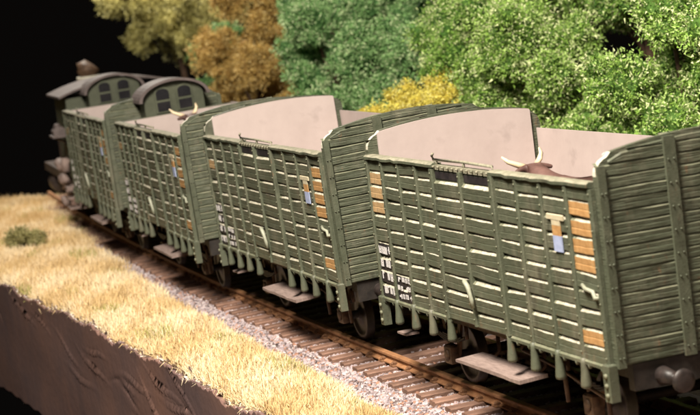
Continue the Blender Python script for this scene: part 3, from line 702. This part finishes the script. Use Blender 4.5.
    o = MB().box(-0.02, 0, 0.07, L - 0.07, 1.70, ZT + 0.012).build('side_lining', 'lining', root); o.location = (HW - 0.065, 0, 0)
    link('end_lining', LIN_E, root, (0, 0.07, 0)); 
    if not low_far: link('end_lining', LIN_E, root, (0, L - 0.07, 0))
    else: MB().box(-HW + 0.09, HW - 0.09, -0.02, 0.02, 1.7, ZT - 0.03).build('end_lining', 'lining', root).location = (0, L - 0.07, 0)
    MB().box(-HW + 0.09, HW - 0.09, 0.095, L - 0.095, 1.72, 1.80).build('floor', 'step_wood', root)
    # end walls
    for y, rz in ((0.0, 0.0), (L, math.pi)):
        if rz and low_far:
            MB().box(-HW, HW, -0.045, 0.045, ZB, ZT - 0.01).build('end_wall', ['green_end'], root).location = (0, y, 0); continue
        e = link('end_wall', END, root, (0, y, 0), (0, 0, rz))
        for k, b in enumerate(END_BOARDS): link('board', b, e, (0, -0.044 + R_.gauss(0, 0.002), R_.gauss(0, 0.002)), (0, R_.gauss(0, 0.0015), 0))
        for x in EPM: link('end_post', EPM[x], e)
    if low_far: make_brake_cab(root)
    # marks
    z0 = ZB + 0.03
    lettering(4, idx * 3 + 1, 7.14, 7.66, z0, ZB + 0.86).build('lettering', 'white_paint', near)
    lettering(3, idx * 3 + 2, 6.44, 7.02, z0, ZB + 0.42).build('lettering', 'white_paint', near)
    for ch_ in near.children:
        if ch_.name.startswith('lettering'): ch_.location = (-0.054, 0, 0); ch_['kind'] = 'stuff'
    m_ = MB(); m_.bbox(-0.02, 0.0, 0.86, 1.32, 3.00, 3.07, 0.01, 0); m_.box(-0.016, -0.001, 0.97, 1.20, 2.93, 3.00, 0)
    m_.box(-0.015, -0.001, 0.97, 1.20, 2.80, 2.93, 1); m_.box(-0.016, 0.0, 0.96, 1.20, 2.60, 2.80, 2)
    m_.build('label_card', ['cream_paint', 'orange', 'blue_paint'], near).location = (-0.05, 0, 0)
    m_ = MB(); m_.tube([(-0.05, 0.10, 2.13), (-0.09, 0.16, 2.12), (-0.07, 0.24, 2.19), (-0.08, 0.42, 2.21), (-0.05, 0.55, 2.24)], 0.026, 7)
    m_.build('latch', 'handle_paint', near)
    # underframe
    m_ = MB()
    for s_ in (-1, 1): m_.box(s_*1.02 - 0.06, s_*1.02 + 0.06, 0.12, L - 0.12, ZB - 0.28, ZB - 0.01)
    m_.box(-1.25, 1.25, -0.02, 0.12, ZB - 0.34, ZB - 0.015); m_.box(-1.25, 1.25, L - 0.12, L + 0.02, ZB - 0.34, ZB - 0.015)
    m_.box(-1.30, 1.30, 0.12, L - 0.12, ZB - 0.012, 1.715)
    for y in (1.9, 3.2, 4.6, 5.9): m_.box(-0.95, 0.95, y - 0.05, y + 0.05, ZB - 0.24, ZB - 0.013)
    m_.build('underframe', 'chassis', root)
    m_ = MB(); m_.box(-1.32, -1.24, EDGES[4] - 0.1, EDGES[6] + 0.1, ZB - 0.16, ZB - 0.10); m_.box(-1.33, -1.23, EDGES[4] - 0.1, EDGES[6] + 0.1, ZB - 0.098, ZB - 0.085, 1)
    m_.build('door_sill', ['iron_brown', 'step_wood'], root)
    for y in (1.55, L - 1.55):
        a = link('axle', AXL, root, (0, y, 0.48))
        for s_ in (-1, 1): link('wheel', WHL, a, (s_ * 0.76, 0, 0), (0, 0, 0 if s_ < 0 else math.pi))
        for s_ in (-1, 1): link('axle_guard', GRD, root, (s_ * 1.02, y, 0.50), (0, 0, 0 if s_ < 0 else math.pi))
    for y, rz in ((-0.02, 0.0), (L + 0.02, math.pi)):
        for s_ in (-0.87, 0.87): link('buffer', BUF, root, (s_, y, ZB - 0.20), (0, 0, rz))
        link('coupling_hook', HOOK, root, (0, y, ZB - 0.2), (0, 0, rz))
    # footboard under the door, small step at the far corner, brake lever
    m_ = MB(); n = 9; V = []; F = []
    for i in range(n):
        y = 2.62 + 2.15 * i / (n - 1); w = R_.uniform(-0.008, 0.008)
        V += [(-1.60 + w, y, 0.70), (-1.18, y, 0.72), (-1.18, y, 0.77 + w), (-1.60 + w, y, 0.745 + w)]
    for i in range(n - 1):
        for j in range(4): F.append((i*4+j, i*4+(j+1)%4, (i+1)*4+(j+1)%4, (i+1)*4+j))
    F.append((0, 1, 2, 3)); F.append(((n-1)*4+3, (n-1)*4+2, (n-1)*4+1, (n-1)*4)); m_.add(V, F)
    fb = m_.build('footboard', 'step_wood', root)
    for y in (2.95, 4.45): MB().tube([(-1.45, y, 0.70), (-1.25, y, 0.66), (-1.06, y, 0.80), (-1.06, y, 1.05)], 0.03, 6).build('hanger', 'iron_brown', fb)
    m_ = MB(); m_.box(-1.42, -1.20, 7.18, 7.55, 0.72, 0.75, 1); m_.tube([(-1.22, 7.36, 0.72), (-1.20, 7.36, 1.26)], 0.022, 6)
    m_.build('corner_step', ['iron_brown', 'step_wood'], root)
    m_ = MB(); m_.tube([(-1.16, 3.4, 0.98), (-1.18, 2.2, 0.90), (-1.20, 0.9, 0.72), (-1.22, 0.7, 0.74)], 0.024, 6)
    m_.tube([(-1.10, 3.4, 1.1), (-1.16, 3.4, 0.98)], 0.04, 6)
    for y in (0.95, 2.15): m_.tube([(-1.14, y, 0.46), (-1.16, y, 1.08)], 0.03, 6)
    m_.build('brake_lever', 'iron_brown', root)
    return tag(root, label, 'wagon', 'green cattle wagons of the train')
WAG = [((1.463, 0.0, 0.0), 0.0, 0.0, 'nearest green cattle wagon at right, brown horned cow inside'),
       ((1.53, 9.75, 0.0), -0.021, -0.034, 'second green cattle wagon from the right, empty with pink lining showing'),
       ((1.40, 18.30, 0.0), -0.058, -0.031, 'third green cattle wagon from the right, cow horns showing over its end'),
       ((1.72, 26.90, 0.0), -0.075, -0.020, 'farthest green cattle wagon, coupled to the locomotive')]
wagons = [make_wagon(l, h, r, lab, i, i >= 2) for i, (l, h, r, lab) in enumerate(WAG)]

# ------------------------------------------------------------------ cows
def make_cow(wagon_loc, hd, local, label, size=1.0):
    ca, sa = math.cos(hd), math.sin(hd)
    P = (wagon_loc[0] + ca * local[0] - sa * local[1], wagon_loc[1] + sa * local[0] + ca * local[1], 1.80)
    root = empty('cow', P, (0, 0, hd)); root.scale = (size,) * 3
    # facing +y; skeleton: spine, neck, head, four jointed legs, tail, ears
    J = [((0, -0.85, 1.04), (0.20, 0.22)), ((0, -0.50, 1.08), (0.29, 0.30)), ((0, -0.05, 1.08), (0.32, 0.33)), ((0, 0.35, 1.14), (0.29, 0.32)),
         ((0, 0.62, 1.27), (0.20, 0.22)), ((0, 0.86, 1.42), (0.14, 0.16)), ((0, 1.02, 1.46), (0.12, 0.13)), ((0, 1.24, 1.32), (0.085, 0.09)), ((0, 1.36, 1.24), (0.075, 0.07))]
    V = [j[0] for j in J]; Rr = [j[1] for j in J]; E = [(i, i + 1) for i in range(len(J) - 1)]
    def chain(start, pts):
        prev = start
        for p, r in pts: V.append(p); Rr.append((r, r)); E.append((prev, len(V) - 1)); prev = len(V) - 1
    for s_ in (-1, 1):
        chain(3, [((s_*0.20, 0.40, 0.80), 0.13), ((s_*0.20, 0.42, 0.45), 0.075), ((s_*0.20, 0.40, 0.12), 0.05), ((s_*0.20, 0.44, 0.03), 0.06)])
        chain(1, [((s_*0.20, -0.55, 0.82), 0.17), ((s_*0.20, -0.74, 0.46), 0.075), ((s_*0.20, -0.70, 0.12), 0.05), ((s_*0.20, -0.66, 0.03), 0.06)])
        chain(6, [((s_*0.17, 0.98, 1.49), 0.045), ((s_*0.29, 0.96, 1.46), 0.03)])
    chain(0, [((0, -1.02, 1.10), 0.04), ((0, -1.06, 0.75), 0.03), ((0, -1.05, 0.45), 0.045)])
    me = bpy.data.meshes.new('body'); me.from_pydata(V, E, []); me.materials.append(MATS['cow_hide'])
    o = link('body', me, root); sk = o.modifiers.new('skin', 'SKIN'); sk.use_smooth_shade = True
    for i, r in enumerate(Rr): me.skin_vertices[0].data[i].radius = r
    me.skin_vertices[0].data[2].use_root = True
    o.modifiers.new('sub', 'SUBSURF').render_levels = 2; o.modifiers['sub'].levels = 2
    for s_, pts in ((-1, [(-0.07, 1.02, 1.50), (-0.20, 1.04, 1.545), (-0.33, 1.08, 1.61), (-0.40, 1.13, 1.69)]), (1, [(0.07, 1.02, 1.52), (0.14, 1.03, 1.60), (0.17, 1.04, 1.67), (0.16, 1.06, 1.75)])):
        MB().tube(pts, [0.040, 0.041, 0.032, 0.014], 10).build('horn', 'horn', root)
    return tag(root, label, 'cow', 'cows riding in the wagons')
make_cow(WAG[0][0], 0.0, (-0.25, 3.40), 'brown cow with cream horns in the nearest wagon')
make_cow(WAG[2][0], WAG[2][1], (-0.15, 4.75), 'horned cow in the third wagon, only its cream horns showing', 1.11)

# ------------------------------------------------------------------ locomotive
def make_loco():
    y0 = 35.55; _p = on_track(y0, 0, 0); root = empty('steam_locomotive', (_p[0] + 0.25, _p[1], _p[2] + 0.02), (0, 0, -0.085))
    hw = 1.58
    # cab: low arched roof with wide eaves and a raised arched lantern with two windows over the rear wall
    m = MB(); m.box(-hw, hw, 0.0, 2.9, 1.37, 3.72); m.build('cab', 'loco_green', root)
    n = 14; V = []; F = []
    for i in range(n + 1):
        u = -1 + 2 * i / n; x = u * (hw + 0.20); z = 3.74 + 0.34 * (1 - u * u)
        V += [(x, -0.22, z), (x, 3.1, z), (x, 3.1, z + 0.06), (x, -0.22, z + 0.06)]
    for i in range(n):
        for j in range(4): F.append((i*4+j, (i+1)*4+j, (i+1)*4+(j+1)%4, i*4+(j+1)%4))
    F += [(3, 2, 1, 0), tuple(range(n*4, n*4+4))]
    m = MB().add(V, F); m.build('cab_roof', 'loco_roof', root)
    # boiler, smokebox, chimney, dome, side tanks
    m = MB(); m.tube([(0, 2.9, 2.45), (0, 7.6, 2.45)], 0.82, 20); m.build('boiler', 'loco_dark', root)
    m = MB(); m.tube([(0, 7.6, 2.45), (0, 8.7, 2.45)], 0.88, 20); m.build('smokebox', 'loco_dark', root)
    m = MB(); m.tube([(0, 6.6, 3.1), (0, 6.6, 3.5), (0, 6.6, 3.85), (0, 6.6, 3.95)], [0.40, 0.27, 0.27, 0.30], 14)
    c = m.build('chimney', 'loco_dark', root)
    m = MB(); m.tube([(0, 6.6, 3.951), (0, 6.6, 4.06)], [0.40, 0.38], 14); m.build('chimney_rim', 'pale_cap', c)
    m = MB(); m.tube([(0, 6.6, 4.061), (0, 6.6, 4.2), (0.02, 6.62, 4.36), (0.1, 6.6, 4.46)], [0.28, 0.36, 0.38, 0.2], 12); m.build('spark_arrester', 'iron_brown', c)
    m = MB(); m.tube([(0, 4.4, 3.1), (0, 4.4, 3.55), (0, 4.4, 3.8), (0, 4.4, 3.9)], [0.42, 0.40, 0.30, 0.08], 14); m.build('dome', 'loco_dark', root)
    for a_ in (-1.5, 0.84): MB().bbox(a_, a_ + 0.66, 2.9, 4.3, 1.4, 2.7, 0.05).build('side_tank', 'loco_dark', root)
    m = MB(); m.box(-1.55, 1.55, -0.2, 9.0, 1.10, 1.36); m.build('frame', 'loco_dark', root)
    for y in (0.9, 2.7, 4.5, 6.3):
        w = link('wheel', WHL, root, (-0.76, y, 0.52), None, (1.0, 1.08, 1.08)); link('wheel', WHL, root, (0.76, y, 0.52), (0, 0, math.pi), (1.0, 1.08, 1.08))
    # gear hanging on the near side: steps, lamp, pipes and valves catch the light
    m = MB(); m.box(-2.05, -1.55, 0.35, 1.25, 2.62, 2.68); m.bbox(-2.00, -1.62, 0.45, 1.05, 2.68, 2.92, 0.1); m.tube([(-1.84, 0.75, 2.92), (-1.84, 0.75, 3.02)], [0.14, 0.06], 8); m.tube([(-1.6, 0.8, 2.4), (-1.95, 0.8, 2.63)], 0.04, 6)
    m.build('side_lamp', 'loco_roof', root)
    m = MB()
    for z in (1.12, 0.82, 0.52): m.box(-1.86, -1.52, 0.25, 0.85, z, z + 0.05)
    for y in (0.28, 0.82): m.box(-1.56, -1.52, y - 0.03, y + 0.03, 0.5, 1.2)
    m.build('step', 'step_wood', root)
    for pts, rr in (([(-1.70, 1.35, 1.55), (-1.70, 1.35, 1.95)], [0.14, 0.10]), ([(-1.68, 1.9, 1.25), (-1.68, 2.6, 1.25)], 0.17), ([(-1.66, 1.3, 1.15), (-1.66, 1.3, 0.75)], [0.16, 0.12]),
                    ([(-1.70, 2.2, 0.55), (-1.70, 2.9, 0.6)], 0.12), ([(-1.74, 2.0, 1.62), (-1.74, 2.5, 1.75)], [0.12, 0.16]), ([(-1.80, 0.9, 1.30), (-1.80, 1.2, 1.45)], [0.13, 0.09])):
        MB().tube(pts, rr, 9).build('injector', 'step_wood', root)
    m = MB(); m.tube([(-1.6, 1.2, 1.9), (-1.72, 1.5, 1.5), (-1.70, 2.4, 1.0), (-1.62, 3.4, 0.9)], 0.05, 7); m.tube([(-1.58, 0.15, 1.5), (-1.62, 0.15, 3.3)], 0.03, 6)
    m.build('pipe', 'step_wood', root)
    m = MB(); m.tube([(-1.15, 0.9, 0.5), (-1.15, 6.3, 0.5)], 0.06, 6); m.build('coupling_rod', 'buffer', root)
    m = MB(); m.tube([(-1.25, 6.9, 0.75), (-1.25, 8.2, 0.75)], 0.34, 12); m.build('cylinder', 'loco_dark', root)
    for s_ in (-0.87, 0.87): link('buffer', BUF, root, (s_, -0.2, 1.1))
    return tag(root, 'dark green steam locomotive with pale-rimmed chimney at the head of the train', 'locomotive')
make_loco()
